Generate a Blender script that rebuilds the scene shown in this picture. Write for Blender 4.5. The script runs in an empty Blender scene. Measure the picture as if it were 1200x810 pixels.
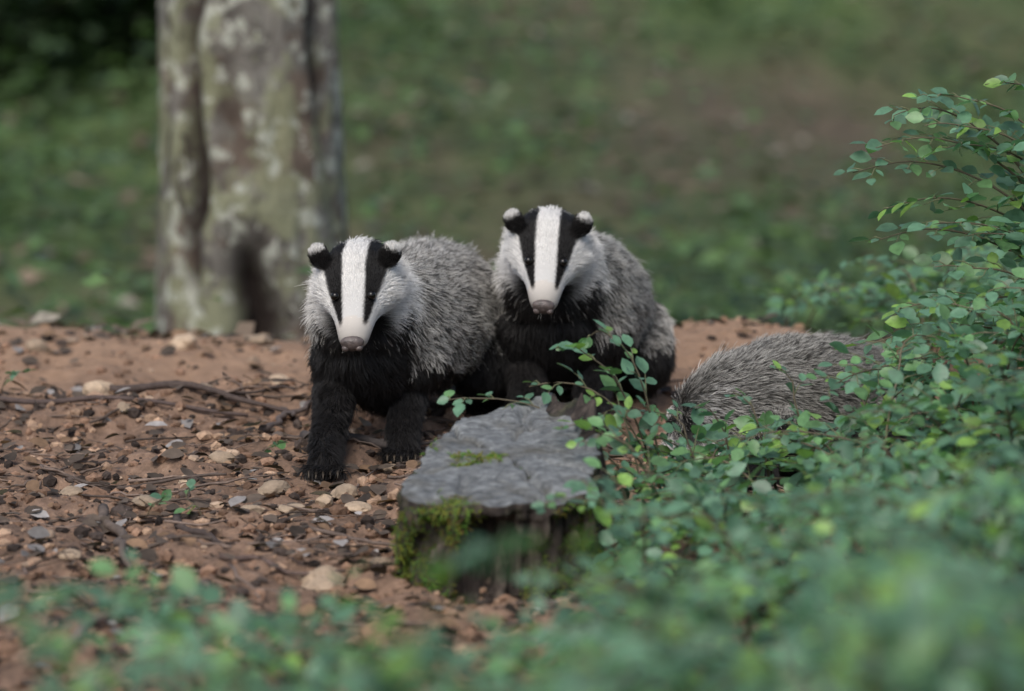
import bpy, math, random
import numpy as np
from mathutils import Vector, Matrix, kdtree
random.seed(7); RS=np.random.RandomState(11)
scene=bpy.context.scene
col=scene.collection
# ------------------------------------------------------------------ noise
def _h(ix,iy,s):
    v=np.sin(ix*127.1+iy*311.7+s*74.7)*43758.5453
    return v-np.floor(v)
def vn(x,y,s=0):
    x=np.asarray(x,float); y=np.asarray(y,float)
    ix=np.floor(x);iy=np.floor(y);fx=x-ix;fy=y-iy
    fx=fx*fx*(3-2*fx);fy=fy*fy*(3-2*fy)
    a=_h(ix,iy,s);b=_h(ix+1,iy,s);c=_h(ix,iy+1,s);d=_h(ix+1,iy+1,s)
    return (a+(b-a)*fx)*(1-fy)+(c+(d-c)*fx)*fy-.5
def fbm(x,y,s=0,o=4):
    r=0;a=1
    for i in range(o):
        r=r+a*vn(x*2**i,y*2**i,s+i*13);a*=.5
    return r
def ss(a,b,x):
    t=np.clip((x-a)/(b-a),0,1);return t*t*(3-2*t)
def G(x,y):
    x=np.asarray(x,float);y=np.asarray(y,float)
    z=np.zeros(np.broadcast(x,y).shape)
    crest=1.32+.25*fbm(x*1.7,x*0,3,3)
    z=z-ss(0,2.2,y-crest)*.6
    z=z+.05*np.exp(-((x-.38)**2/.06+(y-1.3)**2/.10))*(1+.8*fbm(x*6,y*6,87,3))
    hill=np.clip(y-7,0,70); z=z+np.where(hill<4,hill**2/8*.16,(hill-2)*.16)
    z=z-.05*np.exp(-((x-.45)**2/.09+(y-.15)**2/.12))
    z=z-.035*np.exp(-((x+.02)**2/.06+(y+1.02)**2/.05))
    left=ss(-.15,-.45,x)
    z=z+left*(.028*np.exp(-((y-.55-.1*fbm(x*3,x*0,9,2))/.13)**2)-.02*np.exp(-((y-.9)/.2)**2))
    near=1-ss(.6,.85,y)
    z=z+fbm(x*7,y*7,21,3)*(.016+.018*near)+near*fbm(x*28,y*28,31,3)*.018
    z=z+(1-near)*fbm(x*20,y*20,44,3)*.010
    far=ss(2,6,y)+ss(3,6,np.abs(x))
    z=z+far*fbm(x*.5,y*.5,51,4)*.25
    return z
def g1(x,y): return float(G(x,y))
# ------------------------------------------------------------------ node helpers
def mat(name):
    m=bpy.data.materials.new(name);m.use_nodes=True
    nt=m.node_tree;nt.nodes.clear()
    out=nt.nodes.new('ShaderNodeOutputMaterial')
    b=nt.nodes.new('ShaderNodeBsdfPrincipled')
    nt.links.new(b.outputs[0],out.inputs[0])
    b.inputs['Roughness'].default_value=.85
    b.inputs['Specular IOR Level'].default_value=.25
    return m,nt,b,out
def coord(nt):
    return nt.nodes.new('ShaderNodeTexCoord').outputs['Object']
def mapping(nt,v,scale):
    n=nt.nodes.new('ShaderNodeMapping');n.inputs['Scale'].default_value=scale
    nt.links.new(v,n.inputs[0]);return n.outputs[0]
def noise(nt,v,sc,det=6,ro=.6,dist=0):
    n=nt.nodes.new('ShaderNodeTexNoise');n.inputs['Scale'].default_value=sc
    n.inputs['Detail'].default_value=det;n.inputs['Roughness'].default_value=ro
    n.inputs['Distortion'].default_value=dist
    nt.links.new(v,n.inputs['Vector']);return n.outputs[0]
def voro(nt,v,sc,out='Distance',feat='F1'):
    n=nt.nodes.new('ShaderNodeTexVoronoi');n.feature=feat;n.inputs['Scale'].default_value=sc
    nt.links.new(v,n.inputs['Vector']);return n.outputs[out]
def ramp(nt,f,stops):
    n=nt.nodes.new('ShaderNodeValToRGB')
    e=n.color_ramp.elements
    while len(e)<len(stops): e.new(.5)
    for i,(p,c) in enumerate(stops):
        e[i].position=p
        if not hasattr(c,'__len__'): c=(c,c,c)
        e[i].color=(c[0],c[1],c[2],1)
    nt.links.new(f,n.inputs[0]);return n.outputs[0]
def mix(nt,f,a,b,mode='MIX'):
    n=nt.nodes.new('ShaderNodeMix');n.data_type='RGBA';n.blend_type=mode
    for s,v in ((n.inputs[0],f),(n.inputs[6],a),(n.inputs[7],b)):
        if hasattr(v,'links'): nt.links.new(v,s)
        elif hasattr(v,'__len__'): s.default_value=(*v[:3],1)
        else: s.default_value=v
    return n.outputs[2]
def bump(nt,b,h,st=.5,d=.01):
    n=nt.nodes.new('ShaderNodeBump');n.inputs['Strength'].default_value=st
    n.inputs['Distance'].default_value=d
    nt.links.new(h,n.inputs['Height']);nt.links.new(n.outputs[0],b.inputs['Normal'])
def attr(nt,name,o='Color'):
    n=nt.nodes.new('ShaderNodeAttribute');n.attribute_name=name;return n.outputs[o]
# ------------------------------------------------------------------ mesh builder
class MB:
    def __init__(s): s.v=[];s.f=[];s.c=[];s.m=[];s.n=0
    def add(s,v,f,c=(1,1,1),m=0):
        v=np.asarray(v,float);s.v.append(v)
        n=s.n
        s.f.extend([tuple(i+n for i in q) for q in f]);s.m.extend([m]*len(f))
        c=np.asarray(c,float)
        if c.ndim==1:c=np.tile(c,(len(v),1))
        s.c.append(c);s.n+=len(v)
    def build(s,name,mats,smooth=True,parent=None):
        me=bpy.data.meshes.new(name)
        V=np.concatenate(s.v) if s.v else np.zeros((0,3));C=np.concatenate(s.c)
        me.from_pydata(V.tolist(),[],s.f)
        a=me.color_attributes.new('tint','FLOAT_COLOR','POINT')
        a.data.foreach_set('color',np.concatenate([C,np.ones((len(C),1))],1).astype(np.float32).ravel())
        for m in mats: me.materials.append(m)
        me.polygons.foreach_set('material_index',np.array(s.m,dtype=np.int32))
        me.polygons.foreach_set('use_smooth',np.full(len(s.f),smooth))
        me.update()
        o=bpy.data.objects.new(name,me);col.objects.link(o)
        if parent is not None:o.parent=parent
        return o
def tube(mb,P,R,sides=6,c=(1,1,1),m=0):
    P=np.asarray(P,float);n=len(P);R=np.broadcast_to(R,(n,))
    T=np.gradient(P,axis=0);T/=np.linalg.norm(T,axis=1)[:,None]+1e-9
    ref=np.array([0,0,1.]) if abs(T[0][2])<.9 else np.array([1.,0,0])
    A=np.cross(T,ref);A/=np.linalg.norm(A,axis=1)[:,None]+1e-9;B=np.cross(T,A)
    th=np.arange(sides)*2*math.pi/sides
    V=P[:,None]+R[:,None,None]*(np.cos(th)[None,:,None]*A[:,None]+np.sin(th)[None,:,None]*B[:,None])
    V=V.reshape(-1,3);F=[]
    for i in range(n-1):
        for j in range(sides):
            k=(j+1)%sides
            F.append((i*sides+j,i*sides+k,(i+1)*sides+k,(i+1)*sides+j))
    F.append(tuple(range(sides))[::-1]);F.append(tuple((n-1)*sides+j for j in range(sides)))
    mb.add(V,F,c,m)
def unit(v): v=np.asarray(v,float);return v/(np.linalg.norm(v)+1e-12)
# leaf template
_t=[0,.22,.5,.78,1];_w=[0,.27,.36,.24,0]
LT=[(t,0,-.10*t*t) for t in _t]+[(_t[i],_w[i],.07-.10*_t[i]**2) for i in (1,2,3)]+[(_t[i],-_w[i],.07-.10*_t[i]**2) for i in (1,2,3)]
LT=np.array(LT);LF=[(0,1,5),(1,2,6,5),(2,3,7,6),(3,4,7),(0,8,1),(1,8,9,2),(2,9,10,3),(3,10,4)]
class Leaves:
    def __init__(s): s.p=[];s.d=[];s.n=[];s.l=[];s.c=[]
    def add(s,p,d,n,l,c): s.p.append(p);s.d.append(d);s.n.append(n);s.l.append(l);s.c.append(c)
    def flush(s,mb,m=0,simple=False):
        if not s.p:return
        P=np.array(s.p);D=np.array(s.d);N=np.array(s.n);L=np.array(s.l);C=np.array(s.c)
        D/=np.linalg.norm(D,axis=1)[:,None]+1e-9
        Y=np.cross(N,D);Y/=np.linalg.norm(Y,axis=1)[:,None]+1e-9
        Z=np.cross(D,Y)
        T=LT;F=LF
        if simple:
            T=np.array([(0,0,0),(.5,.33,.05),(1,0,-.05),(.5,-.33,.05)]);F=[(0,3,2,1)]
        V=P[:,None]+L[:,None,None]*(T[None,:,0,None]*D[:,None]+T[None,:,1,None]*Y[:,None]+T[None,:,2,None]*Z[:,None])
        k=len(T);n=len(P)
        FF=[tuple(i*k+q for q in f) for i in range(n) for f in F]
        mb.add(V.reshape(-1,3),FF,np.repeat(C,k,axis=0),m)
# ------------------------------------------------------------------ materials
mg,nt,b,o=mat('soil');v=coord(nt)
n1=noise(nt,v,6,9,.68);n2=noise(nt,v,45,6,.7);n3=noise(nt,v,1.6,7,.65)
c1=ramp(nt,n1,[(.34,(.075,.052,.040)),(.5,(.23,.145,.100)),(.70,(.41,.265,.180))])
c2=ramp(nt,n2,[(.34,(.048,.037,.030)),(.55,(.26,.17,.12)),(.75,(.46,.33,.24))])
track=mix(nt,.30,ramp(nt,n3,[(.35,(.26,.165,.110)),(.5,(.40,.255,.165)),(.68,(.48,.315,.210))]),c2)
litter=mix(nt,.5,ramp(nt,noise(nt,v,6,6,.7),[(.3,(.055,.047,.030)),(.55,(.135,.105,.072)),(.75,(.22,.175,.125))]),
           ramp(nt,n3,[(.38,(.070,.095,.037)),(.5,(.11,.095,.058)),(.64,(.145,.108,.075))]))  # leaf litter colours, darkened to stand in for forest shading in the background
sep=nt.nodes.new('ShaderNodeSeparateColor');nt.links.new(attr(nt,'zone'),sep.inputs[0])
soil2=mix(nt,sep.outputs[0],mix(nt,.5,c1,c2),track)
fin=mix(nt,sep.outputs[1],soil2,litter)
green=ramp(nt,noise(nt,v,3,5,.6),[(.35,(.050,.090,.028)),(.7,(.115,.175,.055))])  # background greenery; forest shade is worked into its dark base colour
fin=mix(nt,sep.outputs[2],fin,green)
nt.links.new(fin,b.inputs['Base Color']);bump(nt,b,mix(nt,.4,n2,noise(nt,v,160,4,.7)),.9,.014)
b.inputs['Roughness'].default_value=.9
def tint_mat(name,rough=.85,spec=.25,bs=60,bd=.004,var=.35,bst=.6):
    m,nt,b,o=mat(name);v=coord(nt);a=attr(nt,'tint')
    k=ramp(nt,noise(nt,v,bs,6,.65),[(.25,1-var),(.75,1+var)])
    nt.links.new(mix(nt,1.0,a,k,'MULTIPLY'),b.inputs['Base Color'])
    bump(nt,b,noise(nt,v,bs*1.5,5,.7),bst,bd)
    b.inputs['Roughness'].default_value=rough;b.inputs['Specular IOR Level'].default_value=spec
    return m
m_clod=tint_mat('soil_clod',.92,.15,120,.004,.5,.9)
m_stone=tint_mat('limestone',.8,.3,70,.003,.35)
m_twig=tint_mat('dead_twig',.8,.3,90,.002,.4)
m_stem=tint_mat('green_stem',.6,.3,90,.001,.2)
def leaf_mat(name,trans=.35,rough=.45,spec=.5):
    m,nt,b,o=mat(name);v=coord(nt);a=attr(nt,'tint')
    k=ramp(nt,noise(nt,v,90,3,.5),[(.3,.8),(.7,1.2)])
    c=mix(nt,1.0,a,k,'MULTIPLY')
    nt.links.new(c,b.inputs['Base Color']);b.inputs['Roughness'].default_value=rough
    b.inputs['Specular IOR Level'].default_value=spec
    t=nt.nodes.new('ShaderNodeBsdfTranslucent');nt.links.new(mix(nt,1.0,c,(1.2,1.4,.8),'MULTIPLY'),t.inputs[0])
    ms=nt.nodes.new('ShaderNodeMixShader');ms.inputs[0].default_value=trans
    nt.links.new(b.outputs[0],ms.inputs[1]);nt.links.new(t.outputs[0],ms.inputs[2]);nt.links.new(ms.outputs[0],o.inputs[0])
    return m
m_leaf=leaf_mat('green_leaf',.35,.42,.6)
m_dead=leaf_mat('dead_leaf',.1,.7,.2)
def fur_mat(name,rough=.5,spec=.3):
    m,nt,b,o=mat(name);nt.links.new(attr(nt,'tint'),b.inputs['Base Color'])
    b.inputs['Roughness'].default_value=rough;b.inputs['Specular IOR Level'].default_value=spec
    return m
m_fur=fur_mat('badger_fur',.5,.3);m_skin=fur_mat('badger_skin',.9,.1)
m_moss=fur_mat('moss_strand',.8,.1)
m_eye,nt,b,o=mat('badger_eye');b.inputs['Base Color'].default_value=(.006,.005,.004,1);b.inputs['Roughness'].default_value=.12;b.inputs['Specular IOR Level'].default_value=.35
m_nose,nt,b,o=mat('badger_nose');v=coord(nt)
nt.links.new(ramp(nt,noise(nt,v,120,3),[(.3,(.04,.032,.031)),(.7,(.15,.12,.112))]),b.inputs['Base Color']);bump(nt,b,voro(nt,v,500),.5,.001);b.inputs['Roughness'].default_value=.38;b.inputs['Specular IOR Level'].default_value=.5
m_claw,nt,b,o=mat('claw');nt.links.new(ramp(nt,noise(nt,coord(nt),80,3),[(.3,(.035,.028,.022)),(.7,(.085,.068,.05))]),b.inputs['Base Color']);b.inputs['Roughness'].default_value=.6
# ------------------------------------------------------------------ ground mesh
def axis(lo,hi,c0,c1,fine,gr=1.09):
    a=list(np.arange(c0,c1,fine));s=fine
    x=a[-1]
    while x<hi: s*=gr;x+=s;a.append(x)
    s=fine;x=a[0];bk=[]
    while x>lo: s*=gr;x-=s;bk.append(x)
    return np.array(bk[::-1]+a)
xs=axis(-160,160,-1.15,1.15,.0085);ys=axis(-60,200,-1.9,1.7,.0085,1.07)
X,Y=np.meshgrid(xs,ys);Z=G(X,Y)
V=np.stack([X,Y,Z],-1).reshape(-1,3);nx=len(xs);ny=len(ys)
i=np.arange(ny-1)[:,None]*nx+np.arange(nx-1)[None]
F=np.stack([i,i+1,i+nx+1,i+nx],-1).reshape(-1,4)
me=bpy.data.meshes.new('ground');me.from_pydata(V.tolist(),[],F.tolist())
r=ss(.5,.8,Y+.15*fbm(X*4,Y*4,71,3))*(1-ss(1.6,2.4,Y))
lit=np.clip(ss(1.45,2.1,Y+.3*fbm(X*3,Y*3,73,3))+ss(1.6,2.6,np.abs(X)),0,1)
def gmask(x,y):
    m=ss(-.45,.20,fbm(x*1.1,y*.40,95,4)+.03)*ss(2,4,y)*.9
    m=np.maximum(m,.9*ss(-.30,.12,fbm(x*2,y*1,98,3))*ss(-.3,.7,x)*ss(2,3,y)*ss(9.5,6,y))
    return np.maximum(m,ss(-1.05,-1.7,x+.04*(y-8))*ss(4,7,y)*.95)
grn=gmask(X,Y)
C=np.stack([r,lit,grn,np.ones_like(r)],-1).astype(np.float32)
a=me.color_attributes.new('zone','FLOAT_COLOR','POINT');a.data.foreach_set('color',C.ravel())
me.materials.append(mg);me.polygons.foreach_set('use_smooth',np.ones(len(F),bool));me.update()
og=bpy.data.objects.new('ground',me);col.objects.link(og)
# ------------------------------------------------------------------ clods and stones
def ico(sub):
    import bmesh
    bm=bmesh.new();bmesh.ops.create_icosphere(bm,subdivisions=sub,radius=1)
    v=np.array([x.co[:] for x in bm.verts]);f=[tuple(q.index for q in p.verts) for p in bm.faces];bm.free();return v,f
I1=ico(1);I2=ico(2);I3=ico(3)
def rock(mb,p,s,c,base=I1,jit=.22,flat=.7):
    v,f=base;v=v.copy()
    k=RS.rand(3)*50
    d=1+jit*2*fbm(v[:,0]*1.3+k[0]+v[:,2]*.7,v[:,1]*1.3+k[1]-v[:,2]*.9,int(k[2]),3)
    for q in range(4):
        n=unit(RS.randn(3));h=v@n;lim=.55+.3*RS.rand()
        v=v-np.maximum(h-lim,0)[:,None]*n
    v=v*d[:,None]*np.array([1,.6+.5*RS.rand(),flat*(.6+.6*RS.rand())])*s
    a=RS.rand()*6.28;R=np.array([[math.cos(a),-math.sin(a),0],[math.sin(a),math.cos(a),0],[0,0,1]])
    mb.add(v@R.T+np.array(p),f,c)
mb=MB()
for k in range(10500):
    x=RS.uniform(-1.3,.25) if k<8400 else RS.uniform(-1.4,1.4)
    y=RS.uniform(-1.8,.72)
    if k>9300: y=RS.uniform(.7,1.5)
    s=.003+.012*RS.rand()**3.0+(.012 if RS.rand()<.035 and y<.7 else 0)
    t=RS.rand()
    if t<.45:c=np.array([.24,.148,.100])*RS.uniform(.5,1.4)
    elif t<.62:c=np.array([.38,.255,.175])*RS.uniform(.7,1.3)
    else:c=np.array([.055,.042,.036])*RS.uniform(.6,1.6)
    rock(mb,(x,y,g1(x,y)+s*.15),s,c,I1)
mb.build('soil_clods',[m_clod],smooth=False)
mb=MB()
st=[(-.72,.60,.028),(-.66,.42,.018),(-.36,-.33,.024),(-.24,-.33,.022),(-.29,-.30,.018),(-.27,-.83,.034),(-.46,-1.25,.038),(-.56,-.30,.026),(-.60,.17,.018),
    (-.37,-.22,.03),(-.40,-.40,.02),(-.52,-.12,.017),(-.36,-1.30,.02),(-.55,-1.1,.018),(-.20,.05,.018),(-.34,-.36,.022),(-.42,.9,.02),(-.53,.55,.017),(-.26,-.2,.02),(-.19,-.75,.02),
    (-.47,.02,.02),(-.69,-.2,.02),(-.64,-.75,.018),(-.38,-.6,.016),(-.5,-.55,.02),(-.15,-.38,.016),(-.62,1.25,.03),(-.48,1.32,.03),(-.9,1.2,.025)]
for (x,y,s) in st:
    rock(mb,(x,y,g1(x,y)+s*.2),s*1.05,np.array([.50,.38,.27])*RS.uniform(.5,1.0),I3,.25,.6)
for k in range(210):
    x=RS.uniform(-1.3,1.2);y=RS.uniform(-1.8,1.5)
    s=.005+.014*RS.rand()**2
    rock(mb,(x,y,g1(x,y)+s*.2),s,np.array([.44,.32,.23])*RS.uniform(.4,1.1),I2,.2,.6)
mb.build('stones',[m_stone],smooth=False)
mb=MB();lv=Leaves()
for k in range(4200):
    x=RS.uniform(-1.3,1.3);y=RS.uniform(-1.9,.72) if k<3500 else RS.uniform(.7,1.9)
    if .75<y<1.15 and RS.rand()<.6: y+=.45
    a=RS.rand()*6.28;t=RS.rand()
    c=np.array([.075,.058,.046])*RS.uniform(.5,1.6) if t<.64 else (np.array([.25,.16,.10])*RS.uniform(.6,1.2) if t<.88 else np.array([.29,.27,.26])*RS.uniform(.5,1.3))
    lv.add((x,y,g1(x,y)+.004+.008*RS.rand()),(math.cos(a),math.sin(a),RS.uniform(-.3,.5)),(RS.uniform(-.6,.6),RS.uniform(-.6,.6),1),RS.uniform(.010,.040),c)
lv.flush(mb);mb.build('leaf_litter',[m_dead])
def twig(mb,p0,p1,r,c,lift=.006,wob=.02,n=10,sides=6,tap=.5):
    p0=np.array(p0);p1=np.array(p1);L=np.linalg.norm(p1-p0)
    t=np.linspace(0,1,n);k=RS.rand()*90
    P=p0+(p1-p0)*t[:,None];per=np.array([-(p1-p0)[1],(p1-p0)[0]])/L
    P=P+per*(np.array(fbm(t*3+k,t*0+k,5,3))*wob*2)[:,None]
    z=G(P[:,0],P[:,1]);z=np.convolve(np.pad(z,2,'edge'),np.ones(5)/5,'valid')
    z=z+lift+r*.6+fbm(t*2+k,t*0,8,2)*wob*.5
    tube(mb,np.c_[P,z],r*(1-(1-tap)*t)*(1+.25*fbm(t*9+k,t*0,3,2)),sides,c)
big=[((-.62,-.36),(-.53,-.82),.009,(.11,.085,.07)),((-.60,-1.38),(-.45,-.96),.008,(.17,.13,.11)),((-.95,.52),(-.45,.42),.006,(.08,.058,.052)),
     ((-.70,.62),(-.38,.42),.008,(.065,.048,.042)),((-.42,.30),(-.34,.48),.008,(.10,.08,.075)),((-.40,.22),(-.26,.36),.010,(.10,.08,.07)),
     ((-.34,.20),(-.12,.10),.011,(.065,.055,.052)),((-.52,-.45),(-.42,-.62),.007,(.06,.045,.04)),((-.42,-.8),(-.24,-.80),.005,(.10,.07,.06)),
     ((-.33,-.52),(-.14,-.60),.004,(.12,.09,.075)),((-.7,-1.2),(-.42,-1.22),.004,(.10,.08,.06)),((-.36,-1.4),(-.26,-1.55),.008,(.07,.05,.04)),((-.75,-.05),(-.45,-.14),.004,(.08,.06,.05)),
     ((-.66,-.9),(-.5,-1.05),.005,(.09,.07,.055)),((-.45,-.95),(-.28,-1.12),.005,(.13,.10,.08))]
for p0,p1,r,c in big:
    mb=MB();twig(mb,p0,p1,r,np.array(c)*1.1,lift=.006,wob=.022,n=16,sides=8)
    if r>.0075:
        q=np.array(p0)*.45+np.array(p1)*.55;d=np.array(p1)-np.array(p0)
        twig(mb,q,q+d*.3+np.array([-d[1],d[0]])*.25,r*.45,np.array(c),lift=.012,wob=.02)
    mb.build('fallen_branch',[m_twig])
mb=MB()
for k in range(620):
    x=RS.uniform(-1.3,1.1);y=RS.uniform(-1.8,.75);a=RS.uniform(-.7,.7) if RS.rand()<.6 else RS.rand()*6
    L=RS.uniform(.03,.18)
    twig(mb,(x,y),(x+L*math.cos(a),y+L*math.sin(a)),RS.uniform(.001,.0032),np.array([.13,.096,.078])*RS.uniform(.4,1.8),.003+.006*RS.rand(),.02,7,5)
mb.build('fallen_twigs',[m_twig])
# ------------------------------------------------------------------ fur curves
def add_curves_obj(name,P,R,C,m,parent=None):
    n,k,_=P.shape
    cu=bpy.data.hair_curves.new(name);cu.add_curves([k]*n)
    cu.attributes['position'].data.foreach_set('vector',P.astype(np.float32).ravel())
    ra=cu.attributes.get('radius') or cu.attributes.new('radius','FLOAT','POINT')
    ra.data.foreach_set('value',np.broadcast_to(R,(n,k)).astype(np.float32).ravel())
    ca=cu.attributes.new('tint','FLOAT_COLOR','POINT')
    ca.data.foreach_set('color',np.concatenate([C,np.ones((n,k,1))],2).astype(np.float32).ravel())
    cu.materials.append(m)
    ob=bpy.data.objects.new(name,cu);col.objects.link(ob)
    if parent is not None:ob.parent=parent
    return ob
def sample(me,n):
    me.calc_loop_triangles()
    nv=len(me.vertices);V=np.empty(nv*3);me.vertices.foreach_get('co',V);V=V.reshape(-1,3)
    Nn=np.empty(nv*3);me.vertices.foreach_get('normal',Nn);Nn=Nn.reshape(-1,3)
    T=np.empty(len(me.loop_triangles)*3,dtype=np.int32);me.loop_triangles.foreach_get('vertices',T);T=T.reshape(-1,3)
    A=np.linalg.norm(np.cross(V[T[:,1]]-V[T[:,0]],V[T[:,2]]-V[T[:,0]]),axis=1)
    idx=RS.choice(len(T),n,p=A/A.sum())
    r1=np.sqrt(RS.rand(n));r2=RS.rand(n)
    w=np.stack([1-r1,r1*(1-r2),r1*r2],1)
    P=(V[T[idx]]*w[:,:,None]).sum(1);N_=(Nn[T[idx]]*w[:,:,None]).sum(1)
    N_/=np.linalg.norm(N_,axis=1)[:,None]+1e-9
    return P,N_,V,Nn
def interp_chain(pts,step=.25):
    pts=np.array(pts,float);n=len(pts);out=[]
    Q=np.vstack([2*pts[0]-pts[1],pts,2*pts[-1]-pts[-2]])
    for i in range(n-1):
        p0,p1,p2,p3=Q[i:i+4]
        L=np.linalg.norm((p2-p1)[:3]);m=max(2,int(L/(min(p1[3],p2[3])*step))+1)
        for t in np.arange(m)/m:
            q=.5*((2*p1)+(-p0+p2)*t+(2*p0-5*p1+4*p2-p3)*t*t+(-p0+3*p1-3*p2+p3)*t**3)
            q[3]=p1[3]+(p2[3]-p1[3])*t*t*(3-2*t)
            out.append(q)
    out.append(pts[-1]);return np.array(out)
def badger(trunk,head,fl,hl,nh=95000,seed=1,ex=None,shade=1.0):
    emp=bpy.data.objects.new('badger',None);emp.empty_display_size=.2;col.objects.link(emp)
    mb=MB();sv,sf=I2
    def sph(p,r,sc=(1,1,1)):
        mb.add(sv*np.array(sc)*r+np.array(p),sf)
    segs=[]
    T=np.array(trunk,float)
    for q in interp_chain(T): sph(q[:3],q[3])
    for a_,b_ in zip(T[:-1],T[1:]): segs.append((a_,b_,0))
    if ex is not None:
        X_=np.array(ex,float)
        for q in interp_chain(X_): sph(q[:3],q[3])
        for a_,b_ in zip(X_[:-1],X_[1:]): segs.append((a_,b_,2))
    H0=np.array(head['o']);S=head['s']
    yw,pt,rl=[math.radians(head[q]) for q in ('yaw','pitch','roll')]
    fw=np.array([math.sin(yw)*math.cos(pt),-math.cos(yw)*math.cos(pt),-math.sin(pt)])
    rt=unit(np.cross(fw,[0,0,1]));up=np.cross(rt,fw)
    rt,up=rt*math.cos(rl)+up*math.sin(rl),up*math.cos(rl)-rt*math.sin(rl)
    AX=np.array([rt,fw,up])
    def L2W(p): return H0+(np.array(p)*S)@AX
    ring=np.array([(-.040,.042,.030,-.012),(-.02,.052,.039,-.006),(.0,.057,.043,-.002),(.025,.056,.043,-.005),(.045,.049,.040,-.008),(.06,.042,.036,-.010),
          (.078,.034,.031,-.013),(.095,.029,.027,-.016),(.112,.0265,.0245,-.0175),(.125,.023,.021,-.018)])
    tt=np.linspace(0,1,46);ww=np.interp(tt,np.linspace(0,1,len(ring)),ring[:,0])
    for w in ww:
        a_=np.interp(w,ring[:,0],ring[:,1]);b_=np.interp(w,ring[:,0],ring[:,2]);hc=np.interp(w,ring[:,0],ring[:,3])
        v=sv*np.array([a_,min(a_,b_)*.75,b_])*S
        mb.add(v@AX+L2W((0,w-min(a_,b_)*.2*(w>.1),hc)),sf)
    for w in np.linspace(.02,.098,12):
        mb.add((sv*np.array([.020,.014,.013])*S)@AX+L2W((0,w,-.034)),sf)
    ears=[];edl=[]
    for sgn in (-1,1):
        ec=L2W((sgn*.053,.002,.037));ears.append(ec)
        d=unit(rt*sgn*.48+np.array([0,0,1.])*.9+up*.1);edl.append(d)
        side=unit(np.cross(d,fw));fr=np.cross(side,d)
        v=sv*np.array([.0190,.0080,.0215])*S
        mb.add(v@np.array([side,fr,d])+ec,sf)
    claws=MB()
    for lab_,legs in ((1,fl),(2,hl)):
        for L in legs:
            L=np.array(L,float)
            for q in interp_chain(L): sph(q[:3],q[3])
            for a_,b_ in zip(L[:-1],L[1:]): segs.append((a_,b_,lab_))
            paw=L[-1];pd=unit([ (L[-1]-L[-2])[0]*.3+fw[0]*.1, -1,0])
            px_=np.array([-pd[1],pd[0],0])
            for j in range(5):
                tp=paw[:3]+pd*(.028-abs(j-2)*.004)+px_*(j-2)*.0115;tp[2]=paw[2]-.006
                sph(tp,.0100,(1,1.3,.9))
                c0=tp+pd*.008;P=np.array([c0,c0+pd*.011+[0,0,-.001],c0+pd*.020+[0,0,-.008]])
                tube(claws,P,np.array([.0026,.0021,.0006]),6)
    tmp=mb.build('tmp_body',[])
    md=tmp.modifiers.new('r','REMESH');md.mode='VOXEL';md.voxel_size=.0042
    md2=tmp.modifiers.new('s','SMOOTH');md2.iterations=6;md2.factor=.5
    dg=bpy.context.evaluated_depsgraph_get();dg.update()
    me=bpy.data.meshes.new_from_object(tmp.evaluated_get(dg))
    bpy.data.objects.remove(tmp)
    me.name='body'
    segA=np.array([s_[0] for s_ in segs]);segB=np.array([s_[1] for s_ in segs]);lab=np.array([s_[2] for s_ in segs])
    E=[L2W((sg*.0265,.066,.0165)) for sg in (-1,1)]
    GZ=g1(T[2,0],T[2,1])
    def field(P,N):
        n=len(P)
        A_=segA[:,:3];B_=segB[:,:3];D=B_-A_
        t=np.clip(((P[:,None]-A_)*D).sum(-1)/((D*D).sum(-1)+1e-9),0,1)
        Cc=A_+D*t[...,None];r=segA[:,3]+(segB[:,3]-segA[:,3])*t
        dist=np.linalg.norm(P[:,None]-Cc,axis=-1)/r
        w=np.exp(-9*(dist-dist.min(1)[:,None]));w/=w.sum(1)[:,None]
        dirn=D/(np.linalg.norm(D,axis=1)[:,None])
        flow=(w[...,None]*dirn).sum(1)
        wl=w[:,lab>0].sum(1);wf=w[:,lab==1].sum(1)
        flow[:,2]-=.45
        tr=lab==0;wt=w[:,tr]/(w[:,tr].sum(1)[:,None]+1e-9)
        Ct=(wt[...,None]*Cc[:,tr]).sum(1);rtk=(wt*r[:,tr]).sum(1)
        rel=(P[:,2]-Ct[:,2])/rtk
        gz=P[:,2]-GZ
        nz=fbm(P[:,0]*25+P[:,2]*9,P[:,1]*25-P[:,2]*11,seed,3)*.35
        black=ss(-.25,-.65,rel+nz)
        f0=unit([fw[0],fw[1],0])
        latd=np.array([-f0[1],f0[0],0])
        outw=np.abs(N@latd)
        black=np.maximum(black,wl*ss(.15,.095,gz+nz*.06))
        frontness=N@f0
        lat=np.abs((P-T[1,:3])@latd)
        chest=ss(.05,.4,frontness+nz*.6)*ss(.085,.055,lat+nz*.02)*ss(.07,-.02,(P[:,2]-(T[1,2])))*ss(.25,.1,np.linalg.norm((P-T[1,:3])[:,:2],axis=1))
        black=np.maximum(black,chest)
        black=np.maximum(black,wf*ss(.0,.5,frontness-outw+nz)*ss(.20,.15,gz))
        length=.039*(1-wl)+.023*wl
        lift=np.full(n,.40)
        q=((P-H0)@AX.T)/S;u,wv,h=q[:,0],q[:,1],q[:,2]
        hc=np.interp(wv,ring[:,0],ring[:,3]);av=np.interp(wv,ring[:,0],ring[:,1])
        radial=np.sqrt(u*u+(h-hc)**2)/av
        hw=ss(-.055,-.025,wv)*ss(1.7,1.3,radial)
        th=np.degrees(np.arctan2(np.abs(u),h-hc))
        sg=np.sign(u)[:,None]
        ck=ss(60,85,th)*ss(.085,.04,wv)
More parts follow.
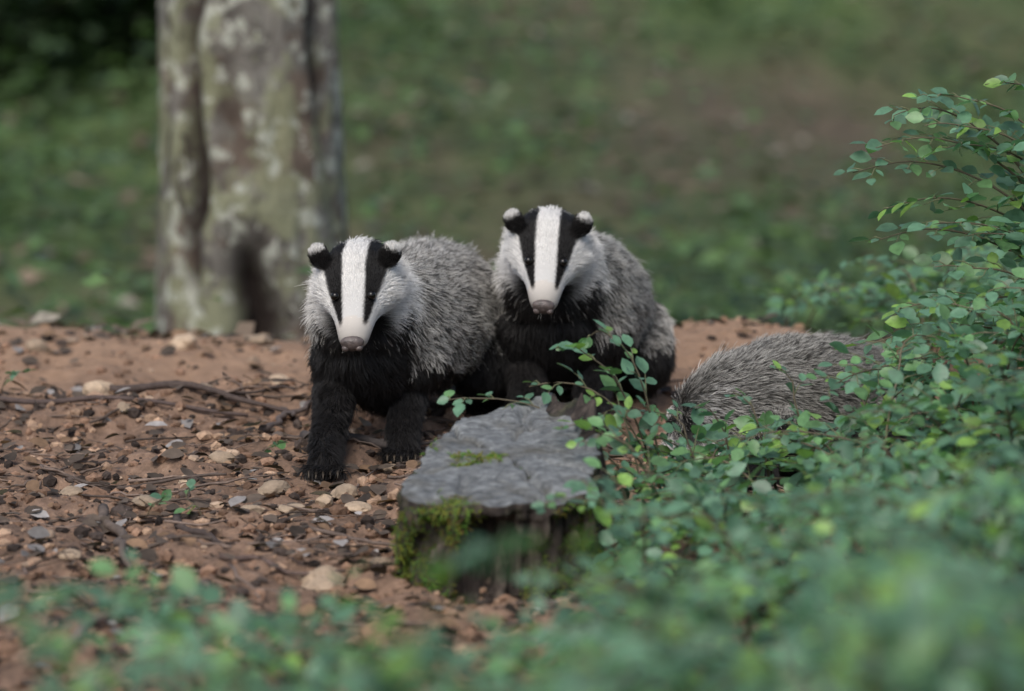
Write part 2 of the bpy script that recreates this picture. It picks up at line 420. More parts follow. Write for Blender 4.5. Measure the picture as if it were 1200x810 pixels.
        flow=flow*(1-hw)[:,None]+hw[:,None]*(-fw*(1-.45*ck)[:,None]+sg*rt*(.25*ss(30,80,th)+.75*ck)[:,None]+np.array([0,0,-.45])*ss(50,100,th)[:,None])
        hl_=np.interp(wv,[-.05,0,.03,.06,.09,.13],[.013,.011,.010,.007,.0042,.0025])
        cheek=ss(62,85,th)*ss(.085,.035,wv)
        hl_=hl_+cheek*.025
        length=length*(1-hw)+hl_*hw
        nearhead=ss(-.115,-.075,wv)*ss(2.4,1.6,radial)
        length=length*(1-.5*nearhead*(1-hw)*ss(90,50,th))
        lift=lift*(1-hw)+hw*(.24+.5*cheek)
        hn=nz*13
        ti=np.interp(wv,[-.08,-.03,.03,.06,.085,.112],[30,27,25,27,33,42])+hn
        to=np.interp(wv,[-.08,-.03,0,.03,.06,.085,.112],[84,74,68,62,62,62,55])+hn
        strp=ss(-3,3,th-ti)*ss(-3,3,to-th)*ss(.114,.102,wv)*ss(-.12,-.06,wv)
        white=np.array([.84,.825,.80]);blk=np.array([.014,.013,.013])
        throat=ss(146,165,th+hn)*ss(.075,.05,wv)
        muz=ss(.10,.125,wv)
        hb=np.clip(np.maximum(strp,throat),0,1)
        mouth=ss(112,118,th)*ss(132,125,th)*ss(.07,.085,wv)
        hcol=white*(1-hb[:,None])+blk*hb[:,None]
        hcol=hcol*(1-.75*mouth[:,None])
        hcol=hcol*(1-muz[:,None]*.25)*np.where(muz[:,None]>0,np.array([1,.95,.9]),1)
        ear=np.zeros(n)
        for ec,ed in zip(ears,edl):
            d=(P-ec)/S;r_=np.linalg.norm(d,axis=1);m_=(r_<.0258)&((d@ed)>-.012)
            tipw=ss(.006,.011,d@ed)
            cc=blk*(1-tipw[:,None])+white*.95*tipw[:,None]
            hcol=np.where(m_[:,None],cc,hcol);ear=np.where(m_,1,ear)
        length=np.where(ear>0,.008,length);hw=np.where(ear>0,1,hw)
        flow=np.where(ear[:,None]>0,np.array([0,0,1.]),flow)
        nk=nearhead*(1-hw)
        nkcol=white*(1-np.clip(strp,0,1)[:,None])+blk*np.clip(strp,0,1)[:,None]
        keep=np.ones(n,bool)
        for e in E: keep&=np.linalg.norm(P-e,axis=1)>.0068*S
        keep&=~((wv>.122)&(np.abs(u)<.016)&(h>-.024))
        return dict(flow=flow,length=length,lift=lift,hw=hw,hcol=hcol,black=black,nk=nk,nkcol=nkcol,keep=keep,wl=wl,rel=rel,blk=blk,ear=ear)
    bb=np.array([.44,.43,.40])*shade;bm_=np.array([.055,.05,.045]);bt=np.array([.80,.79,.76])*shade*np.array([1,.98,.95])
    P,N,V_,VN=sample(me,nh)
    P2,N2,_,_=sample(me,nh)
    m2=np.linalg.norm(P2-L2W((0,.04,0)),axis=1)<.13;P=np.concatenate([P,P2[m2]]);N=np.concatenate([N,N2[m2]])
    P3,N3,_,_=sample(me,nh);m3=np.linalg.norm(P3-L2W((0,.05,0)),axis=1)<.11;P=np.concatenate([P,P3[m3]]);N=np.concatenate([N,N3[m3]])
    f=field(P,N);kp=f['keep'];P=P[kp];N=N[kp]
    for key in ('flow','length','lift','hw','hcol','black','nk','nkcol','wl','rel','ear'): f[key]=f[key][kp]
    n=len(P)
    fl_=f['flow']-N*(f['flow']*N).sum(1)[:,None];fl_/=np.linalg.norm(fl_,axis=1)[:,None]+1e-9
    sw=fbm(P[:,0]*30+P[:,2]*20,P[:,1]*30-P[:,2]*17,seed+5,2)
    side=np.cross(N,fl_)
    jit=.18+.08*(1-f['hw'])
    fl_=fl_+side*(sw*.7*(1-.5*f['hw'])+jit*RS.randn(n))[:,None]+N*(jit*.6*RS.randn(n))[:,None]
    fl_/=np.linalg.norm(fl_,axis=1)[:,None]
    L=f['length']*RS.uniform(.6,1.2,n)
    long_=(RS.rand(n)<.14)&(f['hw']<.5);L=np.where(long_,L*1.35,L)
    K=5;t=np.linspace(0,1,K)
    d0=N*f['lift'][:,None]*1.5+fl_;d0/=np.linalg.norm(d0,axis=1)[:,None]
    d1=N*f['lift'][:,None]*.35+fl_;d1/=np.linalg.norm(d1,axis=1)[:,None]
    S0=P-N*.001
    pts=S0[:,None]+L[:,None,None]*(t[None,:,None]*d0[:,None]*(1-t[None,:,None]*.5)+t[None,:,None]**2*.5*d1[:,None])
    nc=5600;ci=RS.choice(n,nc,replace=False);kd=kdtree.KDTree(nc)
    for j,c_ in enumerate(ci): kd.insert(P[c_],j)
    kd.balance()
    near=np.array([ci[kd.find(p)[1]] for p in P])
    cl=(.42*(1-.7*f['hw'])*(1-f['wl']*.3)*(1-f['ear']))[:,None,None]*(t[None,:,None]**1.5)
    pts=pts*(1-cl)+pts[near]*cl
    rnd=RS.rand(n);dk=(rnd<.22)[:,None]
    gb=bb[None]*RS.uniform(.6,1.2,n)[:,None];gm=np.tile(bm_,(n,1));gt=bt[None]*RS.uniform(.7,1.15,n)[:,None]
    gr=np.stack([gb,gb*.9,gm,np.where(dk,gm,gt*.75),np.where(dk,gm*1.5,gt)],1)
    blk=np.tile(f['blk'],(n,1))*RS.uniform(.6,2.2,n)[:,None];bl=np.repeat(blk[:,None],K,1)
    stray=(RS.rand(n)<.05)&(f['wl']<.3)
    bk=(f['black']>RS.uniform(.25,.75,n))&~stray
    C=np.where(bk[:,None,None],bl,gr)
    nkp=(f['nk']>RS.rand(n))
    C=np.where((nkp&(f['black']<.6))[:,None,None],np.repeat(f['nkcol'][:,None],K,1),C)
    isH=f['hw']>RS.uniform(.3,.7,n)
    hc_=f['hcol']*RS.uniform(.66,1.12,n)[:,None]
    C=np.where(isH[:,None,None],hc_[:,None]*np.array([.85,.95,1,1,1])[None,:,None],C)
    rad=.00038*(1-.3*f['hw'])
    R=rad[:,None]*np.array([1,1,.95,.75,.25])[None]
    add_curves_obj('fur',pts,R,np.clip(C,0,1),m_fur,emp)
    fv=field(V_,VN);c=np.where((fv['black']>.5)[:,None],fv['blk'],bb*.35)
    c=c*(1-fv['hw'][:,None])+fv['hcol']*.65*fv['hw'][:,None]
    a=me.color_attributes.new('tint','FLOAT_COLOR','POINT');a.data.foreach_set('color',np.concatenate([c,np.ones((len(c),1))],1).astype(np.float32).ravel())
    me.materials.clear();me.materials.append(m_skin);me.polygons.foreach_set('use_smooth',np.ones(len(me.polygons),bool))
    body=bpy.data.objects.new('body',me);col.objects.link(body);body.parent=emp
    for e,sg in zip(E,(-1,1)):
        x=MB();x.add(I3[0]*.0070*S+e+(rt*sg*.4+up*.6+fw*.3)*.0012,I3[1]);x.build('eye',[m_eye],True,emp)
    x=MB();v=I3[0]*np.array([.0170,.0100,.0130])*S
    v[:,0]*=1+.25*np.clip(v[:,2]/(.01*S),-1,1)
    x.add(v@AX+L2W((0,.136,-.0125)),I3[1])
    for sg in (-1,1): x.add((I2[0]*np.array([.006,.006,.005])*S)@AX+L2W((sg*.010,.142,-.0150)),I2[1])
    x.build('nose',[m_nose],True,emp)
    claws.build('claws',[m_claw],True,emp)
    return emp
def fleg(sx,sy,sz,px,py,gz):
    return [(sx,sy,sz,.052),((sx+px)/2,sy+.012,gz+.115,.036),((sx+px)/2*.3+px*.7,(sy+py)/2,gz+.055,.025),(px,py,gz+.02,.021)]
t1=[(-.25,.13,.255,.058),(-.24,.16,.233,.084),(-.213,.24,.195,.107),(-.172,.37,.184,.119),(-.14,.51,.178,.118),(-.12,.62,.150,.075),(-.11,.70,.12,.03),(-.105,.79,.10,.018)]
badger(t1,dict(o=(-.250,.065,.312),yaw=-3,pitch=38,roll=-3,s=1.08),
  [fleg(-.275,.18,.155,-.300,-.06,g1(-.300,-.06)),fleg(-.165,.20,.150,-.180,.11,g1(-.180,.11))],
  [[(-.205,.50,.14,.075),(-.225,.44,.10,.055),(-.22,.52,.05,.03),(-.22,.49,g1(-.22,.49)+.018,.022)],[(-.075,.52,.14,.075),(-.05,.46,.10,.055),(-.05,.54,.05,.03),(-.05,.51,g1(-.05,.5)+.018,.022)]],seed=1,
  ex=[(-.235,.15,.17,.060),(-.222,.18,.13,.055),(-.21,.25,.115,.065)])
t2=[(.06,.38,.275,.058),(.072,.42,.250,.086),(.09,.49,.208,.108),(.11,.60,.178,.120),(.122,.71,.15,.120),(.130,.80,.12,.085),(.14,.88,.09,.03),(.14,.96,.08,.018)]
badger(t2,dict(o=(.060,.315,.332),yaw=-4,pitch=38,roll=3,s=1.06),
  [fleg(.03,.43,.165,.025,.30,g1(.02,.3)),fleg(.145,.45,.165,.135,.34,g1(.145,.34))],
  [[(.04,.68,.11,.075),(.01,.62,.08,.055),(.02,.70,.045,.03),(.02,.66,g1(.02,.66)+.018,.022)],[(.20,.70,.11,.075),(.225,.63,.08,.055),(.22,.72,.045,.03),(.22,.68,g1(.22,.68)+.018,.022)]],seed=2,
  ex=[(.075,.41,.18,.060),(.082,.43,.14,.055),(.09,.49,.12,.065)])
gz3=g1(.42,.1)
t3=[(.335,.11,.050,.055),(.345,.10,.064,.080),(.390,.13,.067,.098),(.465,.21,.068,.108),(.54,.30,.050,.109),(.60,.38,.034,.083),(.65,.45,.015,.03),(.68,.50,.0,.018)]
badger(t3,dict(o=(.315,.125,.025),yaw=-150,pitch=18,roll=-5,s=.96),
  [fleg(.33,.12,.040,.31,.0,gz3),fleg(.42,.05,.036,.395,-.06,gz3)],
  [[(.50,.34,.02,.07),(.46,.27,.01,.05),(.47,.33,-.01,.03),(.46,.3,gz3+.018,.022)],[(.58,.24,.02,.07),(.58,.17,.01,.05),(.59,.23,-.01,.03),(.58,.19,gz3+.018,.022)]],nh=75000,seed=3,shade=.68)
# ------------------------------------------------------------------ stump
poly=np.array([(-.150,-.88),(-.148,-.80),(-.122,-.66),(-.075,-.53),(-.03,-.50),(.04,-.44),(.115,-.56),(.125,-.68),(.110,-.76),(.120,-.82),(.06,-.86),(-.04,-.895)])
def closed(poly,m):
    n=len(poly);out=[]
    for i in range(n):
        p0,p1,p2,p3=[poly[(i+j)%n] for j in (-1,0,1,2)]
        for t in np.arange(m)/m:
            cr=.5*((2*p1)+(-p0+p2)*t+(2*p0-5*p1+4*p2-p3)*t*t+(-p0+3*p1-3*p2+p3)*t**3)
            out.append(.35*cr+.65*(p1+(p2-p1)*t))
    return np.array(out)
R0=closed(poly,26);cen=np.array([-.01,-.68]);M=len(R0)
ang=np.arctan2(R0[:,1]-cen[1],R0[:,0]-cen[0])
stump=bpy.data.objects.new('tree_stump',None);col.objects.link(stump)
def topz(x,y): return .112+(y+.9)*.17+fbm(x*7,y*7,61,3)*.016+fbm(x*30,y*24,63,2)*.004
jag=1+.06*fbm(np.cos(ang)*6,np.sin(ang)*6,17,4)+.06*fbm(ang*11,ang*0,19,3)
Vs=[];levels=44
rimup=.028*np.exp(-((ang-.85)/.45)**2)*(1+.9*fbm(ang*6,ang*0,27,3))
for l in range(levels):
    f=l/(levels-1)
    front=np.exp(-((ang+1.8)/.8)**2)
    sc=1.13-.10*f**.5+(.20+.45*front)*np.maximum(0,.42-f)**1.3
    fl=(fbm(ang*9,ang*0+f*1.6,23,4)*.14+fbm(ang*26,ang*0+f*4,29,3)*.08)*(1-.6*f**6)
    pl=ss(.02,.10,fbm(ang*5+2,f*2.2+ang*0,37,3))
    fl=fl-.09*pl*(f<.92)*(f>.1)
    fl=fl-.20*np.exp(-((ang+1.72)/.10)**2)*(f<.90)-.06*np.exp(-((ang+1.5)/.2)**2)*(f<.88)
    p=cen+(R0-cen)*(jag*sc+fl)[:,None]
    if f>.95: p=cen+(R0-cen)*(jag*1.02)[:,None]
    zt=topz(p[:,0],p[:,1]) if f>.95 else topz(R0[:,0],R0[:,1])
    zt=zt+rimup
    Vs.append(np.c_[p,-.09+(zt+.09)*f])
rings=[1.0,.975,.94,.9,.85,.8,.74,.68,.62,.56,.5,.44,.38,.32,.26,.2,.14,.08,.03]
nside=levels
for s_ in rings:
    p=cen+(R0-cen)*(jag*s_)[:,None]
    ca=ang+.16*fbm(ang*0+s_*7,ang*0,33,2)
    crack=0
    for a0,wd,dp,s0 in ((-2.6,.022,.020,.2),(-1.95,.03,.016,.5),(-1.2,.022,.020,.1),(-.5,.02,.014,.4),(.3,.025,.016,.3),(1.4,.022,.014,.35),(2.2,.02,.016,.25),(2.9,.03,.012,.6)):
        crack=crack-dp*np.exp(-((ca-a0)/(wd*1.8))**2)*ss(s0-.1,s0+.15,s_)
    z=topz(p[:,0],p[:,1])+rimup*max(0,(s_-.8)/.2)+crack*(.3 if s_>.99 else 1)
    Vs.append(np.c_[p,z])
Vv=np.concatenate(Vs);Fs=[];ms=[]
for l in range(len(Vs)-1):
    for j in range(M):
        k=(j+1)%M;Fs.append((l*M+j,l*M+k,(l+1)*M+k,(l+1)*M+j))
        ms.append(0 if (l<nside-1 or (rimup[j]>.013 and l<nside+4)) else 1)
Fs.append(tuple((len(Vs)-1)*M+j for j in range(M)));ms.append(1)
mbk,nt,b,o=mat('stump_bark');v=coord(nt);vs=mapping(nt,v,(1,1,.35))
n1=noise(nt,vs,45,7,.7);n2=noise(nt,v,11,5,.6)
cb=ramp(nt,n1,[(.3,(.012,.010,.010)),(.5,(.050,.040,.035)),(.72,(.16,.13,.105))])
cb=mix(nt,ramp(nt,n2,[(.52,0),(.66,.7)]),cb,ramp(nt,n1,[(.3,(.02,.03,.010)),(.7,(.08,.10,.035))]))
nt.links.new(cb,b.inputs['Base Color']);bump(nt,b,n1,1,.014)
mtp,nt,b,o=mat('weathered_wood');v=coord(nt)
n1=noise(nt,mapping(nt,v,(3,5,3)),12,8,.74,.8);n2=noise(nt,v,14,4);n4=noise(nt,v,70,5,.7)
ct=ramp(nt,n1,[(.32,(.08,.086,.09)),(.5,(.19,.20,.205)),(.70,(.34,.355,.35))])
ct=mix(nt,ramp(nt,n2,[(.5,0),(.68,.7)]),ct,(.11,.10,.078))
ct=mix(nt,1,ct,ramp(nt,n4,[(.35,.65),(.65,1.2)]),'MULTIPLY')
cr=ramp(nt,voro(nt,mapping(nt,v,(14,22,9)),1,'Distance','DISTANCE_TO_EDGE'),[(.0,.35),(.02,1)])
crm=ramp(nt,noise(nt,v,9,3),[(.45,0),(.55,1)])
cr=mix(nt,crm,(1,1,1),cr)
ct=mix(nt,1,ct,cr,'MULTIPLY')
nt.links.new(ct,b.inputs['Base Color']);bump(nt,b,mix(nt,.4,n1,n4),1,.010);b.inputs['Roughness'].default_value=.75
me=bpy.data.meshes.new('stump_wood');me.from_pydata(Vv.tolist(),[],Fs);me.materials.append(mbk);me.materials.append(mtp)
me.polygons.foreach_set('material_index',np.array(ms,dtype=np.int32));me.polygons.foreach_set('use_smooth',np.ones(len(Fs),bool));me.update()
so=bpy.data.objects.new('stump_wood',me);col.objects.link(so);so.parent=stump
P,N,_,_=sample(me,200000)
nm=fbm(P[:,0]*16+P[:,2]*14,P[:,1]*12-P[:,2]*11,77,4)
a_=np.arctan2(P[:,1]-cen[1],P[:,0]-cen[0])
side=N[:,2]<.5
rr_=np.hypot(*(P[:,:2]-cen).T)
isd=side|(P[:,2]<topz(P[:,0],P[:,1])-.02)
lf=np.exp(-((a_+2.10)/.26)**2)*1.15+np.exp(-((a_+1.0)/.42)**2)*.95+np.exp(-((a_-.7)/.5)**2)*.9
lf=lf-.8*np.exp(-((a_+1.62)/.15)**2)
keep=(isd&(nm+lf*.6>.33)&(P[:,2]>-.05)&(P[:,2]<topz(P[:,0],P[:,1])-.018+.04*nm))|((~isd)&(nm*.5+np.exp(-((a_-.75)/.35)**2)*.7>.52)&(rr_>.12))
nmk=nm[keep];P=P[keep];N=N[keep];n=len(P)
d=N+RS.randn(n,3)*.6+np.array([0,0,.2]);d/=np.linalg.norm(d,axis=1)[:,None]
L=RS.uniform(.004,.013,n)*(1+.8*np.clip(nmk,0,1));t=np.linspace(0,1,3)
pts=P[:,None]+d[:,None]*L[:,None,None]*t[None,:,None];pts[:,2,2]-=L*.25
cc=np.stack([RS.uniform(.06,.15,n),RS.uniform(.09,.19,n),RS.uniform(.018,.04,n)],1)*(.5+1.2*np.clip(nmk+.3,0,1))[:,None]
C=cc[:,None]*np.array([.3,.8,1.25])[None,:,None]
add_curves_obj('moss',pts,np.array([.0009,.0008,.0004])[None],C,m_moss,stump)
# ------------------------------------------------------------------ shrubs
def leafcol():
    t=RS.rand();k=RS.uniform(.65,1.3)
    if t<.64:return np.array([.118,.240,.150])*k
    if t<.9:return np.array([.145,.29,.120])*k
    return np.array([.22,.38,.09])*k
def spray(mb,lv,root,tip,bend=.15,leaf=.034,dens=1.0,rad=.0028,start=.35,twl=.11):
    root=np.array(root,float);tip=np.array(tip,float)
    L=np.linalg.norm(tip-root)
    ctrl=root*.35+tip*.65;ctrl[2]=max(tip[2],root[2]+.3*L)+bend*L
    ctrl[:2]=root[:2]*.65+tip[:2]*.35+RS.randn(2)*.03*L
    n=max(8,int(L/.025));t=np.linspace(0,1,n)[:,None]
    P=(1-t)**2*root+2*t*(1-t)*ctrl+t*t*tip
    P+=np.c_[vn(t[:,0]*5+root[0]*30,t[:,0]*0,3),vn(t[:,0]*5,t[:,0]*0+root[1]*9,5),vn(t[:,0]*6,t[:,0]*0+tip[0]*20,7)]*.02*t
    tube(mb,P,np.linspace(rad,.0008,n),5,np.array([.12,.10,.065])*RS.uniform(.6,1.2),1)
    seg=np.linalg.norm(np.diff(P,axis=0),axis=1);s=np.r_[0,np.cumsum(seg)];tot=s[-1]
    x=start*tot;sd=1
    pn=unit([RS.randn()*.25,RS.randn()*.25-.2,1])
    while x<tot:
        p=np.array([np.interp(x,s,P[:,i]) for i in range(3)])
        p2=np.array([np.interp(min(x+.01,tot),s,P[:,i]) for i in range(3)]);T=unit(p2-p if x+.01<tot else P[-1]-P[-2])
        perp=unit(np.cross(pn,T))*sd
        fr=(x/tot-start)/(1-start)
        tl=twl*(1-.75*fr)*RS.uniform(.5,1.2)
        d=unit(T*.75+perp*.8+np.array([0,0,RS.uniform(-.1,.2)]))
        m=max(2,int(tl/.019*dens));e=p+d*tl-np.array([0,0,.1*tl])
        tube(mb,np.array([p,(p+e)/2+[0,0,.004],e]),np.array([.0011,.0009,.0005]),4,(.14,.15,.08),1)
        s2=1
        for k in range(m+1):
            f=(k+.7)/(m+.7);q=p+(e-p)*f
            pp=unit(np.cross(pn,d))*s2
            ld=unit(d*(.55 if k<m else 2)+pp*.8+RS.randn(3)*.2+np.array([0,0,-.1]))
            nn=unit(pn+RS.randn(3)*.38)
            lv.add(q,ld,nn,leaf*RS.uniform(.5,1.25)*(1-.25*fr),leafcol());s2*=-1
        sd*=-1;x+=.030/dens*RS.uniform(.7,1.3)
def shrub(name,items,**kw):
    mb=MB();lv=Leaves()
    for it in items:
        k=dict(kw)
        if len(it)>2:k.update(it[2])
        spray(mb,lv,it[0],it[1],**k)
    lv.flush(mb,0);return mb.build(name,[m_leaf,m_stem])
def layer(y0,dy,xr,tops,cnt,leaf=.034,low=.35,**kw):
    tx=[q[0] for q in tops];tz=[q[1] for q in tops]
    nb=4;edges=np.linspace(xr[0],xr[1],nb+1)
    buckets=[[] for _ in range(nb)]
    for k in range(cnt):
        x=RS.uniform(*xr);y=y0+RS.uniform(-dy,dy)
        tz_=np.interp(x,tx,tz);h=g1(x,y)+tz_*(low+(1-low)*RS.rand()**.8)*RS.uniform(.88,1.10)
        rx=x+RS.uniform(-.1,.35);ry=y+RS.uniform(-.1,.3)
        buckets[min(nb-1,int((x-xr[0])/(xr[1]-xr[0])*nb))].append(((rx,ry,g1(rx,ry)-.01),(x,y,h)))
    for bk in buckets:
        if bk: shrub('leafy_shrub',bk,leaf=leaf,**kw)
layer(-.42,.14,(.18,1.5),[(.1,.05),(.24,.10),(.39,.16),(.50,.23),(.62,.32),(.8,.40),(1.5,.45)],118)
layer(-1.0,.22,(.10,1.4),[(.1,.08),(.29,.17),(.47,.24),(.7,.33),(1.5,.40)],90)
layer(-1.75,.3,(.02,1.3),[(-.05,.15),(.06,.21),(.25,.27),(.6,.32),(1.5,.4)],95)
layer(-2.55,.3,(-.05,1.2),[(-.05,.25),(.1,.32),(.25,.37),(.52,.42),(1.4,.45)],82)
layer(-3.55,.3,(-.16,1.0),[(-.16,.46),(0,.50),(.2,.56),(.40,.64),(1.4,.65)],68,low=.75,leaf=.038)
layer(-2.3,.35,(-.62,-.02),[(-.70,.22),(-.26,.25),(-.1,.26),(0,.27)],20,low=.7)
layer(-3.3,.25,(-.56,-.05),[(-.56,.42),(-.25,.445),(-.05,.46)],18,low=.9,leaf=.038)
layer(1.35,.35,(.58,1.9),[(.5,.10),(.8,.20),(1.2,.30),(1.9,.4)],75,low=.2)
layer(.75,.25,(.70,1.6),[(.7,.15),(.9,.28),(1.6,.4)],40,low=.3)
shrub('leafy_sapling',[((.24,-.42,0),(.105,-.42,.285),dict(start=.3)),((.22,-.45,0),(-.10,-.47,.195),dict(bend=.12,start=.45)),((.24,-.42,0),(.02,-.45,.21),dict(start=.45)),((.20,-.5,0),(.13,-.5,.18)),((.24,-.42,0),(.06,-.44,.26),dict(start=.5)),
   ((.24,-.6,0),(.06,-.62,.17),dict(start=.5)),((.24,-.7,0),(.10,-.72,.18),dict(start=.4)),((.2,-.9,0),(.10,-.95,.16)),((.26,-.95,0),(.05,-1.0,.13),dict(start=.4)),
   ((.30,-.40,0),(.19,-.42,.12)),((.30,-.45,0),(.22,-.40,.16)),((.34,-.40,0),(.28,-.40,.17)),((.40,-.40,0),(.33,-.38,.19)),((.46,-.40,0),(.40,-.36,.22))],leaf=.030,twl=.06,rad=.002)
it=[]
for tp in [(.535,-.10,.50),(.60,-.05,.585),(.56,-.12,.395),(.68,-.1,.53),(.62,-.2,.42),(.66,-.2,.35),(.60,-.2,.30),(.75,0,.62),(.80,-.1,.46),(.55,-.25,.25),(.70,-.2,.30),(.85,.1,.7),(.58,-.15,.45),(.64,-.1,.56),(.70,-.15,.40),(.66,-.05,.60),(.57,-.1,.54)]:
    it.append(((1.05+RS.uniform(-.05,.05),.05+RS.uniform(-.1,.1),g1(1.05,.05)),tp,dict(start=.42,bend=.10,rad=.004)))
for k in range(22):
    a=RS.uniform(-1.2,1.6);r_=RS.uniform(.2,.55)
    it.append(((1.08,.08,g1(1.08,.08)),(1.1+r_*math.cos(a),.1+r_*math.sin(a),RS.uniform(.3,.95)),dict(rad=.004)))
shrub('hazel_shrub',it,leaf=.040,twl=.10)
shrub('seedling',[((-.56,-.42,g1(-.56,-.42)),(-.52,-.45,.04)),((-.41,.05,g1(-.41,.05)),(-.37,.03,.035)),((-.47,-.42,g1(-.47,-.42)),(-.50,-.38,.03)),((-.90,.6,0),(-.84,.55,.07))],leaf=.022,twl=.03,rad=.001,bend=.1)
# ------------------------------------------------------------------ undergrowth
mb=MB();lv=Leaves();cnt=0
while cnt<38000:
    k=4000;y=2.2+RS.rand(k)**1.5*22;x=RS.uniform(-1,1,k)*(2.2+y*.32)
    p=gmask(x,y)*(.2+1.0*ss(-.25,.3,fbm(x*2.2,y*1.6,14,3)))+.02
    s=RS.rand(k)<p;x=x[s];y=y[s];z=G(x,y)
    for j in range(len(x)):
        a=RS.rand()*6.28;c=np.array([.085,.140,.050])*RS.uniform(.35,1.5)
        if RS.rand()<.12:c=np.array([.14,.24,.085])
        lv.add((x[j],y[j],z[j]+RS.rand()**2*.28),(math.cos(a),math.sin(a),RS.uniform(-.2,.5)),(RS.randn()*.4,RS.randn()*.4-.2,1),RS.uniform(.04,.10),c)
    cnt+=len(x)
lv.flush(mb,0,True);mb.build('undergrowth',[m_leaf])
mb=MB();lv=Leaves()
k=11000;y=1.7+RS.rand(k)**1.4*26;x=RS.uniform(-1,1,k)*(2.5+y*.4);z=G(x,y)
for j in range(k):
    a=RS.rand()*6.28;t=RS.rand()
    c=np.array([.18,.135,.10])*RS.uniform(.3,1.5) if t<.9 else np.array([.30,.27,.22])
    lv.add((x[j],y[j],z[j]+.02),(math.cos(a),math.sin(a),RS.uniform(-.3,.4)),(RS.randn()*.4,RS.randn()*.4,1),RS.uniform(.04,.10),c)
lv.flush(mb,0,True);mb.build('fallen_leaves',[m_dead])
# ------------------------------------------------------------------ trees
mbt,nt,b,o=mat('beech_bark');v=coord(nt);vz=mapping(nt,v,(1,1,.6))
n0=noise(nt,v,5,6,.62);n1=noise(nt,vz,12,7,.68,.4);n2=noise(nt,vz,30,6,.7)
cb=ramp(nt,n1,[(.34,(.075,.066,.057)),(.5,(.175,.162,.142)),(.66,(.27,.258,.225))])
cb=mix(nt,ramp(nt,n0,[(.50,0),(.57,.85)]),cb,ramp(nt,n1,[(.38,(.055,.040,.031)),(.62,(.19,.138,.104))]))
lich=ramp(nt,noise(nt,v,17,5,.6,.3),[(.54,0),(.58,.9)])
lich2=ramp(nt,noise(nt,v,7,6,.65),[(.50,0),(.56,.75)])
cb=mix(nt,lich2,cb,(.27,.28,.17))
cb=mix(nt,lich,cb,ramp(nt,n2,[(.35,(.36,.37,.30)),(.65,(.56,.57,.49))]))
dkn=ramp(nt,noise(nt,mapping(nt,v,(1,1,.35)),11,6,.7,1.0),[(.58,0),(.63,.9)])
cb=mix(nt,dkn,cb,(.045,.035,.029))
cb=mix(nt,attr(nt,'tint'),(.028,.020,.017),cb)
nt.links.new(cb,b.inputs['Base Color']);bump(nt,b,mix(nt,.5,n1,n2),1,.025)
def tree(x,y,r,h,scar=False,lean=(0,0),seed=0,nlf=45):
    e=bpy.data.objects.new('beech_tree',None);col.objects.link(e)
    z0=g1(x,y)-.15;mb=MB();ns=96;nl=130
    th=np.linspace(-math.pi,math.pi,ns,endpoint=False);V=[];Cc=[]
    zz=(np.linspace(0,1,nl)**1.9)*h
    for z in zz:
        f=z/h;rr=r*(1-.75*f)*(1+.28*math.exp(-z/.4))
        fl=1+.05*fbm(np.cos(th)*1.6+seed,np.sin(th)*1.6+z*.5,41,3)+.08*math.exp(-z/.4)*np.sin(th*5+seed)
        fl=fl+.055*fbm(np.cos(th)*9,np.sin(th)*9+z*7,43,3)
        dk=np.ones(ns)
        if scar:
            def gr(a0,wd,z0_,z1_,dep):
                m_=ss(z0_-.10,z0_+.05,z)*ss(z1_+.10,z1_-.05,z)*(1+.9*vn(z*9,z*0,int(a0*10)+50))
                aa=a0+.2*vn(z*6,0*z,61)+.12*vn(z*17,0*z,62)
                return dep*m_*np.exp(-((th-aa)/wd)**2)
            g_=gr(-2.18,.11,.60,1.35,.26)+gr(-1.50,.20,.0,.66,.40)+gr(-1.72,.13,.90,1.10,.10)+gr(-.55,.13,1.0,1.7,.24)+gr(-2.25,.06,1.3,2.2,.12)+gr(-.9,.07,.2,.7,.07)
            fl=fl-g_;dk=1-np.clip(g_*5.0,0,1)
        cx=x+lean[0]*z;cy=y+lean[1]*z
        V.append(np.c_[cx+rr*fl*np.cos(th),cy+rr*fl*np.sin(th),np.full(ns,z0+z)]);Cc.append(np.repeat(dk[:,None],3,1))
    F=[(l*ns+j,l*ns+(j+1)%ns,(l+1)*ns+(j+1)%ns,(l+1)*ns+j) for l in range(nl-1) for j in range(ns)]
    mb.add(np.concatenate(V),F,np.concatenate(Cc))
    tips=[]
    for k in range(12):
        zb=h*RS.uniform(.5,.95);a=RS.rand()*6.28;L=h*RS.uniform(.14,.24)*(1.2-zb/h)*1.6
        n=9;t=np.linspace(0,1,n)
        b0=np.array([x+lean[0]*zb,y+lean[1]*zb,z0+zb])
        P=b0+np.c_[np.cos(a+t*.3)*L*t,np.sin(a+t*.3)*L*t,L*(.6*t-.1*t*t)]
        tube(mb,P,r*.28*(1-.85*t),8);tips+= [P[q] for q in (4,6,8)]
        for q in (4,6):
            d=unit(RS.randn(3)+[0,0,.5])*L*.4;tube(mb,np.array([P[q],P[q]+d*.5,P[q]+d]),np.array([.09,.06,.02])*r,6);tips.append(P[q]+d)
    mb.build('trunk_and_limbs',[mbt],True,e)
    mb=MB();lv=Leaves()
    for tp in tips:
        for q in range(nlf):
            p=tp+RS.randn(3)*h*.04;a=RS.rand()*6.28
            lv.add(p,(math.cos(a),math.sin(a),RS.uniform(-.5,.3)),(RS.randn()*.5,RS.randn()*.5,1),RS.uniform(.08,.16),np.array([.07,.14,.04])*RS.uniform(.5,1.5))
    lv.flush(mb,0,True);mb.build('crown',[m_leaf],True,e)
    return e
tree(-.590,3.1,.212,14,True,(-.014,0),0,35)
for (x,y,r) in [(-6.2,11,.2),(6.5,14,.25),(-9,19,.3),(9.5,24,.3)]:
    tree(x,y,r,13,seed=x)
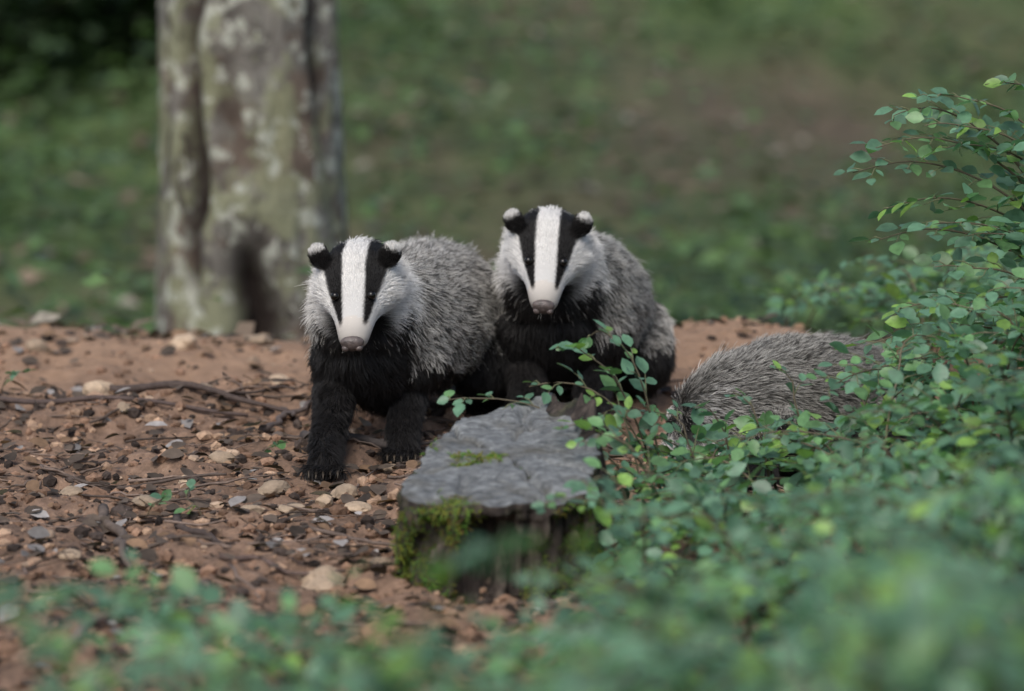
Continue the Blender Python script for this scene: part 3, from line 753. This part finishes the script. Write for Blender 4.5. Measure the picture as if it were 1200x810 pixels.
for (x,y,s) in [(-1.50,10.4,.36),(-1.95,10.0,.42),(-2.5,10.4,.6),(-1.35,11.2,.4),(-3.4,10.8,.9)]:
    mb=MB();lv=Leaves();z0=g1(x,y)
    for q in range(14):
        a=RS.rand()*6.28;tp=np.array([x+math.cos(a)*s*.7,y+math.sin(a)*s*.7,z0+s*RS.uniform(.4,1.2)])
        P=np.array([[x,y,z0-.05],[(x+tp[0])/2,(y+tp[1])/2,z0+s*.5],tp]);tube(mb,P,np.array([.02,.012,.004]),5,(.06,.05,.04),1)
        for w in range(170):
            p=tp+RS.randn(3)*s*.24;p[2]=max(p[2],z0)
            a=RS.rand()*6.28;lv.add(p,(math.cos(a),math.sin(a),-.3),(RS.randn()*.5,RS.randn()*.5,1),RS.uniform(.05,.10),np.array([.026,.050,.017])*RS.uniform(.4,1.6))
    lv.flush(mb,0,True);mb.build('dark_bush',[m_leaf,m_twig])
# ------------------------------------------------------------------ light & camera
w=bpy.data.worlds.new('World');scene.world=w;w.use_nodes=True;nt=w.node_tree
bg=nt.nodes['Background'];sk=nt.nodes.new('ShaderNodeTexSky');sk.sky_type='NISHITA';sk.sun_disc=False
el,az=math.radians(52),math.radians(200)
sk.sun_elevation=el;sk.sun_rotation=az;sk.air_density=1.0;sk.dust_density=3.0
nt.links.new(sk.outputs[0],bg.inputs[0]);bg.inputs[1].default_value=.15
sd=bpy.data.lights.new('sun','SUN');sd.energy=2.3;sd.angle=math.radians(38);sd.color=(1,.97,.91)
so=bpy.data.objects.new('sun',sd);col.objects.link(so)
dv=Vector((math.sin(az)*math.cos(el),math.cos(az)*math.cos(el),math.sin(el)))
so.rotation_euler=dv.to_track_quat('Z','Y').to_euler()
cd=bpy.data.cameras.new('camera');cam=bpy.data.objects.new('camera',cd);col.objects.link(cam)
cam.location=(0,-7,1.31);cam.rotation_euler=(math.radians(81),0,0)
cd.lens=155;cd.sensor_width=36;cd.clip_end=500
cd.dof.use_dof=True;cd.dof.focus_distance=7.0;cd.dof.aperture_fstop=2.9
scene.camera=cam
scene.view_settings.view_transform='Standard';scene.view_settings.look='None';scene.view_settings.exposure=0
